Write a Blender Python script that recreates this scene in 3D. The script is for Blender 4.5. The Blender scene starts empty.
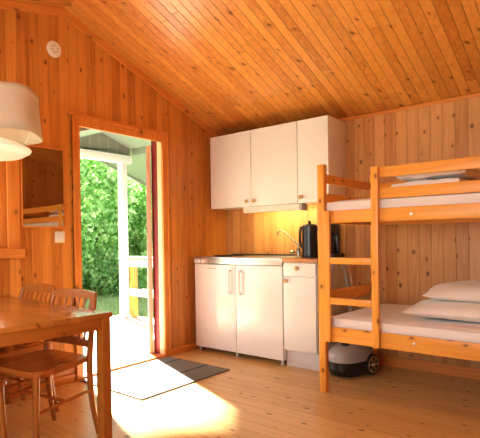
import bpy, bmesh, math, random
from mathutils import Vector, Matrix, Quaternion
random.seed(7)
R = math.radians
col = bpy.context.scene.collection

# ------------------------------------------------------------------ node helpers
def new_mat(name):
    m = bpy.data.materials.new(name); m.use_nodes = True
    nt = m.node_tree
    return m, nt, nt.nodes['Principled BSDF']

def N(nt, typ, **kw):
    n = nt.nodes.new(typ)
    for k, v in kw.items():
        if k.startswith('i_'):
            key = k[2:]
            n.inputs[int(key) if key.isdigit() else key].default_value = v
        else: setattr(n, k, v)
    return n

def math_n(nt, op, a, b=None, clamp=False):
    n = nt.nodes.new('ShaderNodeMath'); n.operation = op; n.use_clamp = clamp
    for i, v in enumerate((a, b)):
        if v is None: continue
        if isinstance(v, (int, float)): n.inputs[i].default_value = v
        else: nt.links.new(v, n.inputs[i])
    return n.outputs[0]

def mixc(nt, fac, a, b, mode='MIX'):
    n = nt.nodes.new('ShaderNodeMix'); n.data_type = 'RGBA'; n.blend_type = mode
    for idx, v in ((0, fac), (6, a), (7, b)):
        if isinstance(v, (int, float)): n.inputs[idx].default_value = v
        elif isinstance(v, tuple): n.inputs[idx].default_value = (*v, 1) if len(v) == 3 else v
        else: nt.links.new(v, n.inputs[idx])
    return n.outputs[2]

def pine(name, c_light, c_dark, long='z', across='y', width=0.0, groove=0.004, knots=7.0,
         rough=0.35, knot_col=(0.13, 0.036, 0.010), seam_dark=0.62, seg=0.0, third=None, slope=0.0, knot_amt=1.0,
         coat=0.0, tone_var=0.55):
    """Knotty pine: grain along `long`; boards of `width` side by side along `across`."""
    adj = lambda c: (c[0] * 0.94, c[1] * 0.99, c[2] * 0.95)
    c_light, c_dark = adj(c_light), adj(c_dark)
    m, nt, bsdf = new_mat(name)
    L = nt.links
    tc = N(nt, 'ShaderNodeTexCoord'); sep = N(nt, 'ShaderNodeSeparateXYZ'); L.new(tc.outputs['Object'], sep.inputs[0])
    ax = {'x': sep.outputs[0], 'y': sep.outputs[1], 'z': sep.outputs[2]}
    l = ax[long]; a = ax[across]
    other = [k for k in 'xyz' if k not in (long, across)][0]
    o = ax[other]
    if width:
        idx = math_n(nt, 'FLOOR', math_n(nt, 'DIVIDE', a, width))
        fr = math_n(nt, 'FRACT', math_n(nt, 'DIVIDE', a, width))
    else:
        idx = math_n(nt, 'MULTIPLY', a, 0.0)
        fr = None
    if seg:   # end joints: staggered board lengths
        off = N(nt, 'ShaderNodeTexWhiteNoise', noise_dimensions='1D'); L.new(idx, off.inputs['W'])
        ls = math_n(nt, 'ADD', math_n(nt, 'DIVIDE', l, seg), math_n(nt, 'MULTIPLY', off.outputs[0], 7.3))
        sidx = math_n(nt, 'FLOOR', ls); sfr = math_n(nt, 'FRACT', ls)
        idx2 = math_n(nt, 'ADD', idx, math_n(nt, 'MULTIPLY', sidx, 37.0))
    else:
        idx2 = idx; sfr = None
    wn = N(nt, 'ShaderNodeTexWhiteNoise', noise_dimensions='1D'); L.new(idx2, wn.inputs['W'])
    rnd = wn.outputs[0]
    # grain
    cv = N(nt, 'ShaderNodeCombineXYZ')
    L.new(math_n(nt, 'MULTIPLY', a, 42.0), cv.inputs[0])
    L.new(math_n(nt, 'ADD', math_n(nt, 'MULTIPLY', l, 2.2), math_n(nt, 'MULTIPLY', rnd, 31.0)), cv.inputs[1])
    L.new(math_n(nt, 'MULTIPLY', o, 55.0), cv.inputs[2])
    gn = N(nt, 'ShaderNodeTexNoise'); gn.inputs['Scale'].default_value = 1.0; gn.inputs['Detail'].default_value = 3
    gn.inputs['Distortion'].default_value = 0.6
    L.new(cv.outputs[0], gn.inputs['Vector'])
    cv2 = N(nt, 'ShaderNodeCombineXYZ')
    L.new(math_n(nt, 'MULTIPLY', a, 7.0), cv2.inputs[0])
    L.new(math_n(nt, 'ADD', math_n(nt, 'MULTIPLY', l, 0.9), math_n(nt, 'MULTIPLY', rnd, 17.0)), cv2.inputs[1])
    L.new(math_n(nt, 'MULTIPLY', o, 7.0), cv2.inputs[2])
    bn = N(nt, 'ShaderNodeTexNoise'); bn.inputs['Scale'].default_value = 1.0; bn.inputs['Detail'].default_value = 2
    L.new(cv2.outputs[0], bn.inputs['Vector'])
    tone = math_n(nt, 'ADD', math_n(nt, 'ADD', math_n(nt, 'MULTIPLY', rnd, tone_var), math_n(nt, 'MULTIPLY', math_n(nt, 'SUBTRACT', gn.outputs[0], 0.27), 1.5)),
                  math_n(nt, 'MULTIPLY', bn.outputs[0], 0.5))
    tone = math_n(nt, 'SUBTRACT', tone, 0.30 + 0.5 * tone_var - 0.02, True)
    c = mixc(nt, tone, c_light, c_dark)
    # knots
    if knots:
        kv = N(nt, 'ShaderNodeCombineXYZ')
        L.new(math_n(nt, 'MULTIPLY', math_n(nt, 'ADD', a, math_n(nt, 'MULTIPLY', o, 0.83)), knots), kv.inputs[0])
        L.new(math_n(nt, 'ADD', math_n(nt, 'MULTIPLY', l, knots * 0.62), math_n(nt, 'MULTIPLY', idx, 0.73)), kv.inputs[1])
        vo = N(nt, 'ShaderNodeTexVoronoi', voronoi_dimensions='2D'); vo.inputs['Scale'].default_value = 1.0; vo.inputs['Randomness'].default_value = 1.0
        L.new(kv.outputs[0], vo.inputs['Vector'])
        sc = N(nt, 'ShaderNodeSeparateColor'); L.new(vo.outputs['Color'], sc.inputs[0])
        rad = math_n(nt, 'MULTIPLY', math_n(nt, 'SUBTRACT', sc.outputs[0], 0.22, True), 0.155)
        k = math_n(nt, 'SUBTRACT', rad, vo.outputs['Distance'])
        kf = math_n(nt, 'MULTIPLY', k, 22.0, True)
        halo = math_n(nt, 'MULTIPLY', math_n(nt, 'ADD', k, 0.10), 5.0, True)
        halo = math_n(nt, 'MULTIPLY', halo, math_n(nt, 'MULTIPLY', rad, 9.0, True))
        c = mixc(nt, math_n(nt, 'MULTIPLY', halo, 0.55 * knot_amt), c, tuple(v * 0.6 for v in c_dark))
        c = mixc(nt, math_n(nt, 'MULTIPLY', kf, 0.78 * knot_amt), c, knot_col)
    h = None
    if width:
        d = math_n(nt, 'ABSOLUTE', math_n(nt, 'SUBTRACT', fr, 0.5))          # 0 centre .. .5 seam
        g = math_n(nt, 'MULTIPLY', math_n(nt, 'SUBTRACT', d, 0.5 - groove / width), width / groove, True)
        if seg:
            d2 = math_n(nt, 'ABSOLUTE', math_n(nt, 'SUBTRACT', sfr, 0.5))
            g2 = math_n(nt, 'MULTIPLY', math_n(nt, 'SUBTRACT', d2, 0.5 - 0.002 / seg), seg / 0.002, True)
            g = math_n(nt, 'MAXIMUM', g, g2)
        c = mixc(nt, math_n(nt, 'MULTIPLY', g, 1.0 - seam_dark), c, tuple(v * 0.30 for v in c_dark))
        h = g
    L.new(c, bsdf.inputs['Base Color'])
    bsdf.inputs['Roughness'].default_value = rough
    if coat:
        bsdf.inputs['Coat Weight'].default_value = coat; bsdf.inputs['Coat Roughness'].default_value = 0.25
    bsdf.inputs['Specular IOR Level'].default_value = 0.35
    if h is not None:
        bp = N(nt, 'ShaderNodeBump'); bp.inputs['Strength'].default_value = 0.6; bp.inputs['Distance'].default_value = 0.004
        L.new(math_n(nt, 'SUBTRACT', 1.0, h), bp.inputs['Height']); L.new(bp.outputs[0], bsdf.inputs['Normal'])
    return m

def plain(name, c, rough=0.5, metal=0.0, var=0.06, scale=8.0, emit=None, estr=0.0, bump=0.0, bscale=60, spec=0.5, sheen=0.0):
    m, nt, b = new_mat(name)
    tc = N(nt, 'ShaderNodeTexCoord'); n = N(nt, 'ShaderNodeTexNoise'); n.inputs['Scale'].default_value = scale
    nt.links.new(tc.outputs['Object'], n.inputs['Vector'])
    o = mixc(nt, n.outputs[0], tuple(v * (1 - var) for v in c), tuple(min(1, v * (1 + var)) for v in c))
    nt.links.new(o, b.inputs['Base Color'])
    b.inputs['Roughness'].default_value = rough; b.inputs['Metallic'].default_value = metal
    b.inputs['Specular IOR Level'].default_value = spec
    if sheen: b.inputs['Sheen Weight'].default_value = sheen
    if emit: b.inputs['Emission Color'].default_value = (*emit, 1); b.inputs['Emission Strength'].default_value = estr
    if bump:
        n2 = N(nt, 'ShaderNodeTexNoise'); n2.inputs['Scale'].default_value = bscale; n2.inputs['Detail'].default_value = 4
        nt.links.new(tc.outputs['Object'], n2.inputs['Vector'])
        bp = N(nt, 'ShaderNodeBump'); bp.inputs['Strength'].default_value = bump; bp.inputs['Distance'].default_value = 0.01
        nt.links.new(n2.outputs[0], bp.inputs['Height']); nt.links.new(bp.outputs[0], b.inputs['Normal'])
    return m

# wood tones
WL, WD = (0.80, 0.295, 0.062), (0.56, 0.150, 0.020)
M = {}
M['wall_door'] = pine('pine wall y', (0.72, 0.285, 0.060), (0.42, 0.118, 0.017), 'z', 'y', 0.088, 0.0045, 9.0, tone_var=0.8)
M['wall_kit'] = pine('pine wall x', (0.72, 0.37, 0.145), (0.49, 0.20, 0.06), 'z', 'x', 0.088, 0.0045, 9.5, seam_dark=0.68, tone_var=0.8)
M['ceil'] = pine('pine ceiling', (0.73, 0.305, 0.068), (0.46, 0.140, 0.022), 'y', 'x', 0.068, 0.004, 8.0, rough=0.3, seam_dark=0.38, seg=2.2, tone_var=0.7)
M['floor'] = pine('pine floor', (0.79, 0.51, 0.225), (0.60, 0.335, 0.11), 'x', 'y', 0.115, 0.0025, 8.5, rough=0.3, seam_dark=0.45, seg=3.1, coat=0.15, tone_var=0.4)
for a in 'xyz':
    ac = {'x': 'z', 'y': 'z', 'z': 'x'}[a]
    M['trim_' + a] = pine('pine trim ' + a, (0.82, 0.32, 0.075), (0.64, 0.195, 0.03), a, ac, knots=5, knot_amt=0.8)
    M['bunk_' + a] = pine('bunk pine ' + a, (0.90, 0.42, 0.085), (0.74, 0.27, 0.035), a, ac, knots=8, knot_amt=0.9, rough=0.3)
    M['table_' + a] = pine('stained pine ' + a, (0.46, 0.155, 0.028), (0.32, 0.085, 0.010), a, ac, knots=4, rough=0.22, knot_amt=0.6, coat=0.3)
M['tabletop'] = pine('table top pine', (0.52, 0.20, 0.042), (0.36, 0.11, 0.016), 'x', 'y', 0.09, 0.001, 5, rough=0.2, knot_amt=0.9, coat=0.4, seam_dark=0.8)
M['chair'] = pine('chair wood', (0.46, 0.155, 0.03), (0.34, 0.09, 0.012), 'z', 'x', knots=0, rough=0.25, coat=0.3)
M['seatw'] = pine('chair seat wood', (0.52, 0.150, 0.028), (0.36, 0.085, 0.011), 'y', 'x', knots=3, knot_amt=0.6, rough=0.2, coat=0.4)
M['counter'] = pine('counter wood', (0.60, 0.30, 0.14), (0.46, 0.20, 0.08), 'x', 'y', knots=0, rough=0.35)
M['white'] = plain('white lacquer', (0.78, 0.77, 0.745), 0.28, var=0.015)
M['white_gloss'] = plain('white enamel', (0.84, 0.82, 0.80), 0.15, var=0.01)
M['offwhite'] = plain('off white plastic', (0.78, 0.72, 0.62), 0.4, var=0.02)
M['plinth'] = plain('grey plinth', (0.62, 0.61, 0.60), 0.4, var=0.03)
M['steel'] = plain('brushed steel', (0.66, 0.68, 0.66), 0.36, 1.0, var=0.08, scale=20)
M['chrome'] = plain('chrome', (0.75, 0.74, 0.72), 0.12, 1.0, var=0.02)
M['tap'] = plain('tap metal', (0.34, 0.33, 0.31), 0.25, 1.0, var=0.05)
M['brass'] = plain('wooden knob', (0.58, 0.36, 0.15), 0.4, var=0.1)
M['black'] = plain('black plastic', (0.018, 0.018, 0.02), 0.25, var=0.2)
M['black_matte'] = plain('matte black', (0.025, 0.023, 0.022), 0.6, var=0.2)
M['dark_glass'] = plain('dark glass', (0.03, 0.025, 0.02), 0.05, var=0.1)
M['sheet'] = plain('white sheet', (0.84, 0.82, 0.80), 0.85, var=0.03, bump=0.35, bscale=9, sheen=0.2)
M['pillow'] = plain('white pillow cotton', (0.88, 0.86, 0.83), 0.85, var=0.02, bump=0.3, bscale=12, sheen=0.2)
M['shade'] = plain('linen lampshade', (0.60, 0.51, 0.40), 0.9, var=0.05, scale=30, bump=0.2, bscale=200)
M['glow'] = plain('opal glass', (0.9, 0.86, 0.76), 0.3, var=0.01, emit=(1.0, 0.84, 0.58), estr=0.35)
M['tube'] = plain('fluorescent diffuser', (0.9, 0.86, 0.8), 0.4, var=0.01, emit=(1.0, 0.80, 0.42), estr=0.9)
M['grey_plastic'] = plain('grey vacuum shell', (0.40, 0.40, 0.40), 0.3, var=0.04)
M['hose'] = plain('grey hose', (0.30, 0.29, 0.29), 0.4, var=0.1)
M['red_door'] = plain('dark red paint', (0.22, 0.018, 0.018), 0.45, var=0.1)
M['pink_edge'] = plain('bare door edge', (0.62, 0.36, 0.25), 0.6, var=0.06)
M['porch_white'] = plain('white paint', (0.60, 0.60, 0.57), 0.6, var=0.04)
M['soffit'] = plain('pale green soffit', (0.20, 0.235, 0.18), 0.7, var=0.06)
M['bark'] = plain('bark', (0.12, 0.08, 0.05), 0.9, var=0.3, bump=0.5)

def gable_mat():
    m, nt, b = new_mat('grey gable boards')
    tc = N(nt, 'ShaderNodeTexCoord'); s = N(nt, 'ShaderNodeSeparateXYZ'); nt.links.new(tc.outputs['Object'], s.inputs[0])
    f = math_n(nt, 'FRACT', math_n(nt, 'DIVIDE', s.outputs[1], 0.16))
    g = math_n(nt, 'GREATER_THAN', math_n(nt, 'ABSOLUTE', math_n(nt, 'SUBTRACT', f, 0.5)), 0.43)
    c = mixc(nt, g, (0.17, 0.19, 0.155), (0.22, 0.245, 0.20)); nt.links.new(c, b.inputs['Base Color']); b.inputs['Roughness'].default_value = 0.8
    return m
M['gable'] = gable_mat()

def deck_mat():
    m, nt, b = new_mat('bleached deck boards')
    tc = N(nt, 'ShaderNodeTexCoord'); s = N(nt, 'ShaderNodeSeparateXYZ'); nt.links.new(tc.outputs['Object'], s.inputs[0])
    f = math_n(nt, 'FRACT', math_n(nt, 'DIVIDE', s.outputs[0], 0.12))
    g = math_n(nt, 'GREATER_THAN', math_n(nt, 'ABSOLUTE', math_n(nt, 'SUBTRACT', f, 0.5)), 0.48)
    c = mixc(nt, g, (0.62, 0.60, 0.56), (0.35, 0.33, 0.30)); nt.links.new(c, b.inputs['Base Color']); b.inputs['Roughness'].default_value = 0.8
    return m
M['deck'] = deck_mat()

def rug_mat():
    m, nt, b = new_mat('grey striped woven mat')
    tc = N(nt, 'ShaderNodeTexCoord'); s = N(nt, 'ShaderNodeSeparateXYZ'); nt.links.new(tc.outputs['Object'], s.inputs[0])
    f = math_n(nt, 'FRACT', math_n(nt, 'DIVIDE', s.outputs[0], 0.028))
    rib = math_n(nt, 'ABSOLUTE', math_n(nt, 'SUBTRACT', f, 0.5))
    c = mixc(nt, math_n(nt, 'MULTIPLY', rib, 1.2, True), (0.17, 0.165, 0.16), (0.26, 0.25, 0.245))
    # broad dark lines
    f2 = math_n(nt, 'FRACT', math_n(nt, 'DIVIDE', math_n(nt, 'ADD', s.outputs[0], 0.115), 0.312))
    g = math_n(nt, 'GREATER_THAN', math_n(nt, 'ABSOLUTE', math_n(nt, 'SUBTRACT', f2, 0.5)), 0.47)
    c = mixc(nt, g, c, (0.03, 0.03, 0.035))
    nt.links.new(c, b.inputs['Base Color']); b.inputs['Roughness'].default_value = 0.95
    bp = N(nt, 'ShaderNodeBump'); bp.inputs['Distance'].default_value = 0.004; bp.inputs['Strength'].default_value = 0.6
    nt.links.new(rib, bp.inputs['Height']); nt.links.new(bp.outputs[0], b.inputs['Normal'])
    return m
M['rug'] = rug_mat()

def leaf_mat(name, c1, c2, c3):
    m, nt, b = new_mat(name)
    g = N(nt, 'ShaderNodeNewGeometry')
    cr = N(nt, 'ShaderNodeValToRGB'); nt.links.new(g.outputs['Random Per Island'], cr.inputs[0])
    e = cr.color_ramp.elements; e[0].color = (*c1, 1); e[1].color = (*c3, 1); k = e.new(0.5); k.color = (*c2, 1)
    nt.links.new(cr.outputs[0], b.inputs['Base Color']); b.inputs['Roughness'].default_value = 0.5
    t = N(nt, 'ShaderNodeBsdfTranslucent'); nt.links.new(cr.outputs[0], t.inputs[0])
    mx = N(nt, 'ShaderNodeMixShader'); mx.inputs[0].default_value = 0.5
    nt.links.new(b.outputs[0], mx.inputs[1]); nt.links.new(t.outputs[0], mx.inputs[2])
    nt.links.new(mx.outputs[0], nt.nodes['Material Output'].inputs[0])
    return m
M['leaf_a'] = leaf_mat('bright leaves', (0.14, 0.32, 0.06), (0.32, 0.54, 0.16), (0.60, 0.78, 0.38))
M['leaf_b'] = leaf_mat('mid green leaves', (0.09, 0.24, 0.05), (0.22, 0.42, 0.12), (0.44, 0.62, 0.26))
M['grass'] = leaf_mat('grass blades', (0.24, 0.36, 0.12), (0.36, 0.46, 0.18), (0.48, 0.56, 0.28))
M['lawn'] = plain('lawn soil', (0.20, 0.30, 0.09), 0.95, var=0.35, scale=3)

def mirror_mat():
    m, nt, b = new_mat('mirror glass'); b.inputs['Base Color'].default_value = (0.60, 0.52, 0.44, 1)
    b.inputs['Metallic'].default_value = 1; b.inputs['Roughness'].default_value = 0.015; return m
M['mirror'] = mirror_mat()
def glass_mat():
    m, nt, b = new_mat('window glass'); g = N(nt, 'ShaderNodeBsdfGlass'); g.inputs['Roughness'].default_value = 0; g.inputs['IOR'].default_value = 1.05
    t = N(nt, 'ShaderNodeBsdfTransparent'); mx = N(nt, 'ShaderNodeMixShader'); mx.inputs[0].default_value = 0.9
    nt.links.new(g.outputs[0], mx.inputs[1]); nt.links.new(t.outputs[0], mx.inputs[2]); nt.links.new(mx.outputs[0], nt.nodes['Material Output'].inputs[0])
    return m
M['glass'] = glass_mat()

# ------------------------------------------------------------------ geometry helpers
def bm_new(): return bmesh.new()
def box(bm, x0, x1, y0, y1, z0, z1, bev=0.0, seg=2, rot=None, piv=None):
    r = bmesh.ops.create_cube(bm, size=1)
    vs = r['verts']
    c = Vector(((x0 + x1) / 2, (y0 + y1) / 2, (z0 + z1) / 2)); s = (abs(x1 - x0), abs(y1 - y0), abs(z1 - z0))
    for v in vs: v.co = Vector((v.co.x * s[0], v.co.y * s[1], v.co.z * s[2])) + c
    if bev:
        es = list({e for v in vs for e in v.link_edges})
        g = bmesh.ops.bevel(bm, geom=es, offset=min(bev, min(s) * 0.45), segments=seg, affect='EDGES', profile=0.6)
        vs = list({v for f in g['faces'] for v in f.verts} | {v for v in vs if v.is_valid})
    if rot is not None:
        p = Vector(piv) if piv else c
        for v in vs: v.co = rot @ (v.co - p) + p
    return vs
def prism(bm, pts, axis, a0, a1):
    """polygon pts (2D in the other two axes, cyclic order) extruded along axis"""
    def mk(p, a):
        return {'x': (a, p[0], p[1]), 'y': (p[0], a, p[1]), 'z': (p[0], p[1], a)}[axis]
    A = [bm.verts.new(mk(p, a0)) for p in pts]; B = [bm.verts.new(mk(p, a1)) for p in pts]
    bm.faces.new(A); bm.faces.new(B[::-1])
    n = len(pts)
    for i in range(n): bm.faces.new((A[i], B[i], B[(i + 1) % n], A[(i + 1) % n]))
    return A + B
def lathe(bm, prof, c=(0, 0, 0), seg=32, axis='z', rot=None, caps=True):
    c = Vector(c); rings = []; out = []
    for r, h in prof:
        ring = []
        for i in range(seg):
            a = 2 * math.pi * i / seg
            p = Vector((r * math.cos(a), r * math.sin(a), h))
            if axis == 'y': p = Vector((p.x, p.z, p.y))
            if axis == 'x': p = Vector((p.z, p.x, p.y))
            if rot is not None: p = rot @ p
            ring.append(bm.verts.new(p + c))
        rings.append(ring); out += ring
    for a, b in zip(rings, rings[1:]):
        for i in range(seg): bm.faces.new((a[i], a[(i + 1) % seg], b[(i + 1) % seg], b[i]))
    if not caps: return out
    if prof[0][0] > 1e-5: bm.faces.new(rings[0][::-1])
    if prof[-1][0] > 1e-5: bm.faces.new(rings[-1])
    return out
def tube(bm, pts, rad, seg=10):
    pts = [Vector(p) for p in pts]; n = len(pts)
    rads = rad if isinstance(rad, (list, tuple)) else [rad] * n
    prev = None; rings = []
    for i, p in enumerate(pts):
        t = (pts[min(i + 1, n - 1)] - pts[max(i - 1, 0)]).normalized()
        if prev is None:
            up = Vector((0, 0, 1)) if abs(t.z) < 0.9 else Vector((1, 0, 0))
            u = t.cross(up).normalized()
        else: u = (prev - t * prev.dot(t)).normalized()
        prev = u; w = t.cross(u)
        rings.append([bm.verts.new(p + (u * math.cos(2 * math.pi * k / seg) + w * math.sin(2 * math.pi * k / seg)) * rads[i]) for k in range(seg)])
    for a, b in zip(rings, rings[1:]):
        for i in range(seg): bm.faces.new((a[i], a[(i + 1) % seg], b[(i + 1) % seg], b[i]))
    bm.faces.new(rings[0][::-1]); bm.faces.new(rings[-1])
def spline(pts, n=8):
    P = [Vector(p) for p in pts]; out = []
    for i in range(len(P) - 1):
        p0 = P[max(i - 1, 0)]; p1 = P[i]; p2 = P[i + 1]; p3 = P[min(i + 2, len(P) - 1)]
        for k in range(n):
            t = k / n
            out.append(0.5 * ((2 * p1) + (p2 - p0) * t + (2 * p0 - 5 * p1 + 4 * p2 - p3) * t * t + (3 * p1 - p0 - 3 * p2 + p3) * t ** 3))
    out.append(P[-1]); return out
def obj(name, bm, mat, parent=None, smooth=False, loc=None, rotz=0.0):
    bmesh.ops.recalc_face_normals(bm, faces=bm.faces)
    me = bpy.data.meshes.new(name); bm.to_mesh(me); bm.free()
    for p in me.polygons: p.use_smooth = smooth
    if smooth:
        try: me.set_sharp_from_angle(angle=R(40))
        except Exception: pass
    me.materials.append(mat)
    o = bpy.data.objects.new(name, me); col.objects.link(o)
    if parent: o.parent = parent
    if loc: o.location = loc
    o.rotation_euler = (0, 0, rotz)
    return o
def tag(o, label, cat, group=None, kind=None):
    o['label'] = label; o['category'] = cat
    if group: o['group'] = group
    if kind: o['kind'] = kind
    return o
def thing(name, label, cat, loc=(0, 0, 0), rotz=0, group=None):
    o = bpy.data.objects.new(name, None); o.empty_display_size = 0.1; col.objects.link(o)
    o.location = loc; o.rotation_euler = (0, 0, rotz)
    return tag(o, label, cat, group)
def struct(name, bm, mat, label=None, smooth=False, parent=None):
    o = obj(name, bm, mat, parent, smooth)
    if not parent: o['kind'] = 'structure'
    if label: o['label'] = label
    return o
def bx(name, mat, parent, x0, x1, y0, y1, z0, z1, bev=0.003, **k):
    bm = bm_new(); box(bm, x0, x1, y0, y1, z0, z1, bev, **k); return obj(name, bm, mat, parent, smooth=True)
def copy_tree(root, loc, rotz, label):
    r = root.copy(); col.objects.link(r); r.location = loc; r.rotation_euler = (0, 0, rotz); r['label'] = label
    for ch in root.children:
        c = ch.copy(); col.objects.link(c); c.parent = r
        for g in ch.children:
            d = g.copy(); col.objects.link(d); d.parent = c
    return r

# ------------------------------------------------------------------ the room shell
RX, YF = 3.64, -5.2                   # right wall, front wall (behind the camera)
YR = -2.07
def ceil_z(y): return 2.165 - 0.352 * y if y > YR else (2.165 - 0.352 * YR) - 0.22 * (YR - y)
DY0, DY1, DZ = -1.96, -0.985, 2.078      # rough door opening
WY0, WY1, WZ0, WZ1 = -3.75, -2.56, 1.07, 1.92   # window in the door wall

bm = bm_new(); box(bm, 0, RX, YF, 0, -0.1, 0)
f = struct('floor', bm, M['floor'])
def wall_piece(bm, y0, y1, z0, z1):
    ys = [y0, y1]
    if z1 is None:
        top = [(y1, ceil_z(y1) + 0.02)] + ([(YR, ceil_z(YR) + 0.02)] if y0 < YR < y1 else []) + [(y0, ceil_z(y0) + 0.02)]
        prism(bm, [(y0, z0), (y1, z0)] + top, 'x', -0.12, 0)
    else: prism(bm, [(y0, z0), (y1, z0), (y1, z1), (y0, z1)], 'x', -0.12, 0)
bm = bm_new()
wall_piece(bm, DY1, 1.6, 0, None) if False else None
prism(bm, [(DY1, -0.1), (0.12, -0.1), (0.12, ceil_z(0.12)), (DY1, ceil_z(DY1) + 0.02)], 'x', -0.12, 0)
wall_piece(bm, DY0, DY1, DZ, None)
wall_piece(bm, WY1, DY0, -0.1, None)
wall_piece(bm, WY0, WY1, -0.1, WZ0); wall_piece(bm, WY0, WY1, WZ1, None)
wall_piece(bm, YF - 0.1, WY0, -0.1, None)
struct('wall_left', bm, M['wall_door'])
bm = bm_new(); box(bm, 0, RX + 0.1, 0, 0.12, -0.1, 2.17)
struct('wall_back', bm, M['wall_kit'])
bm = bm_new(); prism(bm, [(YF, 0), (0, 0), (0, ceil_z(0)), (YR, ceil_z(YR)), (YF, ceil_z(YF))], 'x', RX, RX + 0.1)
struct('wall_right', bm, M['wall_door'])
# front wall with a wide window opening behind the camera
FX0, FX1, FZ0, FZ1 = 0.9, 3.1, 0.75, 1.95
bm = bm_new()
box(bm, 0, FX0, YF - 0.1, YF, -0.1, 2.25); box(bm, FX1, RX + 0.1, YF - 0.1, YF, -0.1, 2.25)
box(bm, FX0, FX1, YF - 0.1, YF, -0.1, FZ0); box(bm, FX0, FX1, YF - 0.1, YF, FZ1, 2.25)
struct('wall_front', bm, M['wall_kit'])
bm = bm_new()
for ya, yb in ((YR, 0.12), (YF - 0.1, YR)):
    za, zb = ceil_z(ya + 1e-6 if ya == YR else ya), ceil_z(yb)
    prism(bm, [(ya, za), (yb, zb), (yb, zb + 0.1), (ya, za + 0.1)], 'x', -0.12, RX + 0.1)
struct('ceiling', bm, M['ceil'])
# rake trims and eave trim
bm = bm_new(); s = 0.352
prism(bm, [(YR, ceil_z(YR) - 0.002), (-0.0, ceil_z(0) - 0.002), (0, ceil_z(0) - 0.062), (YR, ceil_z(YR) - 0.062)], 'x', 0.0, 0.016)
struct('trim_1', bm, M['trim_y'])
bm = bm_new()
prism(bm, [(YF, ceil_z(YF) - 0.002), (YR, ceil_z(YR) - 0.002), (YR, ceil_z(YR) - 0.062), (YF, ceil_z(YF) - 0.062)], 'x', 0.0, 0.016)
struct('trim_2', bm, M['trim_y'])
bm = bm_new(); box(bm, 0.016, RX, -0.016, 0, 2.135, 2.162, 0.003); struct('trim_3', bm, M['trim_x'])
# baseboards
bm = bm_new(); box(bm, 0, 0.014, -0.925, 0, 0, 0.062, 0.003); box(bm, 0, 0.014, YF, -2.015, 0, 0.062, 0.003)
struct('baseboard_left', bm, M['trim_y'])
bm = bm_new(); box(bm, 1.36, RX, -0.016, 0, 0, 0.085, 0.003); struct('baseboard_back', bm, M['trim_x'])
bm = bm_new(); box(bm, RX - 0.014, RX, YF, -0.016, 0, 0.07, 0.003); struct('baseboard_right', bm, M['trim_y'])

# ------------------------------------------------------------------ door
d = bpy.data.objects.new('door_1', None); col.objects.link(d); d['kind'] = 'structure'
bm = bm_new()
box(bm, 0, 0.018, -2.012, -1.94, 0, 2.09, 0.004); box(bm, 0, 0.018, -1.0, -0.928, 0, 2.09, 0.004)
box(bm, 0.001, 0.019, -1.94, -1.0, 2.005, 2.09, 0.004)
box(bm, 0.0, 0.030, -2.012, -1.996, 0, 2.09, 0.004); box(bm, 0.0, 0.030, -0.944, -0.928, 0, 2.09, 0.004); box(bm, 0.0, 0.031, -1.996, -0.944, 2.072, 2.09, 0.004)
obj('casing', bm, M['trim_z'], d, True)
bm = bm_new(); box(bm, 0.0, 0.026, -2.03, -0.91, 2.088, 2.104, 0.003); obj('casing_cap', bm, M['trim_y'], d, True)
bm = bm_new()
box(bm, -0.055, 0.0, -1.962, -1.942, 0, 2.075, 0.002); box(bm, -0.055, 0.0, -1.002, -0.982, 0, 2.075, 0.002)
box(bm, -0.125, 0.0, -1.942, -1.002, 2.058, 2.077, 0.002)
obj('jamb', bm, plain('jamb paint', (0.78, 0.52, 0.33), 0.5), d, True)
bm = bm_new(); box(bm, -0.128, -0.055, -1.962, -1.940, 0, 2.058, 0.002); box(bm, -0.128, -0.055, -1.004, -0.982, 0, 2.058, 0.002)
obj('outer_jamb', bm, M['red_door'], d, True)
bm = bm_new(); box(bm, -0.15, 0.022, -1.942, -1.002, -0.02, 0.022, 0.006); obj('threshold', bm, M['trim_y'], d, True)
# open leaf, swung outwards about the right jamb
ang = R(136.3)
hx, hy = -0.135, -1.035
rot = Matrix.Rotation(ang, 3, 'Z')
bm = bm_new(); vs = box(bm, 0.0, 0.92, -0.02, 0.02, 0.02, 1.99, 0.003)
leaf = obj('door_leaf', bm, M['red_door'], d, True, loc=(hx, hy, 0), rotz=ang)
bm = bm_new(); box(bm, -0.012, -0.0005, -0.02, 0.02, 0.02, 1.99, 0.002)
obj('edge_batten', bm, M['pink_edge'], leaf, True)
bm = bm_new(); tube(bm, spline([(0.84, -0.02, 1.02), (0.84, -0.06, 1.02), (0.76, -0.06, 1.02)], 4), 0.009); obj('handle', bm, M['chrome'], leaf, True)

# window in the door wall (only its casing and sill reach the frame)
w = bpy.data.objects.new('window_1', None); col.objects.link(w); w['kind'] = 'structure'
bm = bm_new()
box(bm, 0, 0.016, WY1 - 0.005, WY1 + 0.09, WZ0 - 0.02, WZ1 + 0.08, 0.003); box(bm, 0, 0.016, WY0 - 0.09, WY0 + 0.005, WZ0 - 0.02, WZ1 + 0.08, 0.003)
box(bm, 0.001, 0.017, WY0, WY1, WZ1 - 0.005, WZ1 + 0.08, 0.003)
obj('window_casing', bm, M['trim_z'], w, True)
bm = bm_new(); box(bm, -0.1, 0.05, WY0 - 0.1, WY1 + 0.105, WZ0 - 0.085, WZ0 - 0.018, 0.006); obj('window_sill', bm, M['trim_y'], w, True)
bm = bm_new()
for y0, y1, z0, z1 in ((WY0, WY0 + .05, WZ0 - .02, WZ1), (WY1 - .05, WY1, WZ0 - .02, WZ1), (WY0 + .05, WY1 - .05, WZ0 - .02, WZ0 + .03), (WY0 + .05, WY1 - .05, WZ1 - .05, WZ1), ((WY0 + WY1) / 2 - .025, (WY0 + WY1) / 2 + .025, WZ0 + .03, WZ1 - .05)):
    box(bm, -0.09, -0.02, y0, y1, z0, z1, 0.003)
obj('window_frame', bm, M['trim_z'], w, True)
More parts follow.
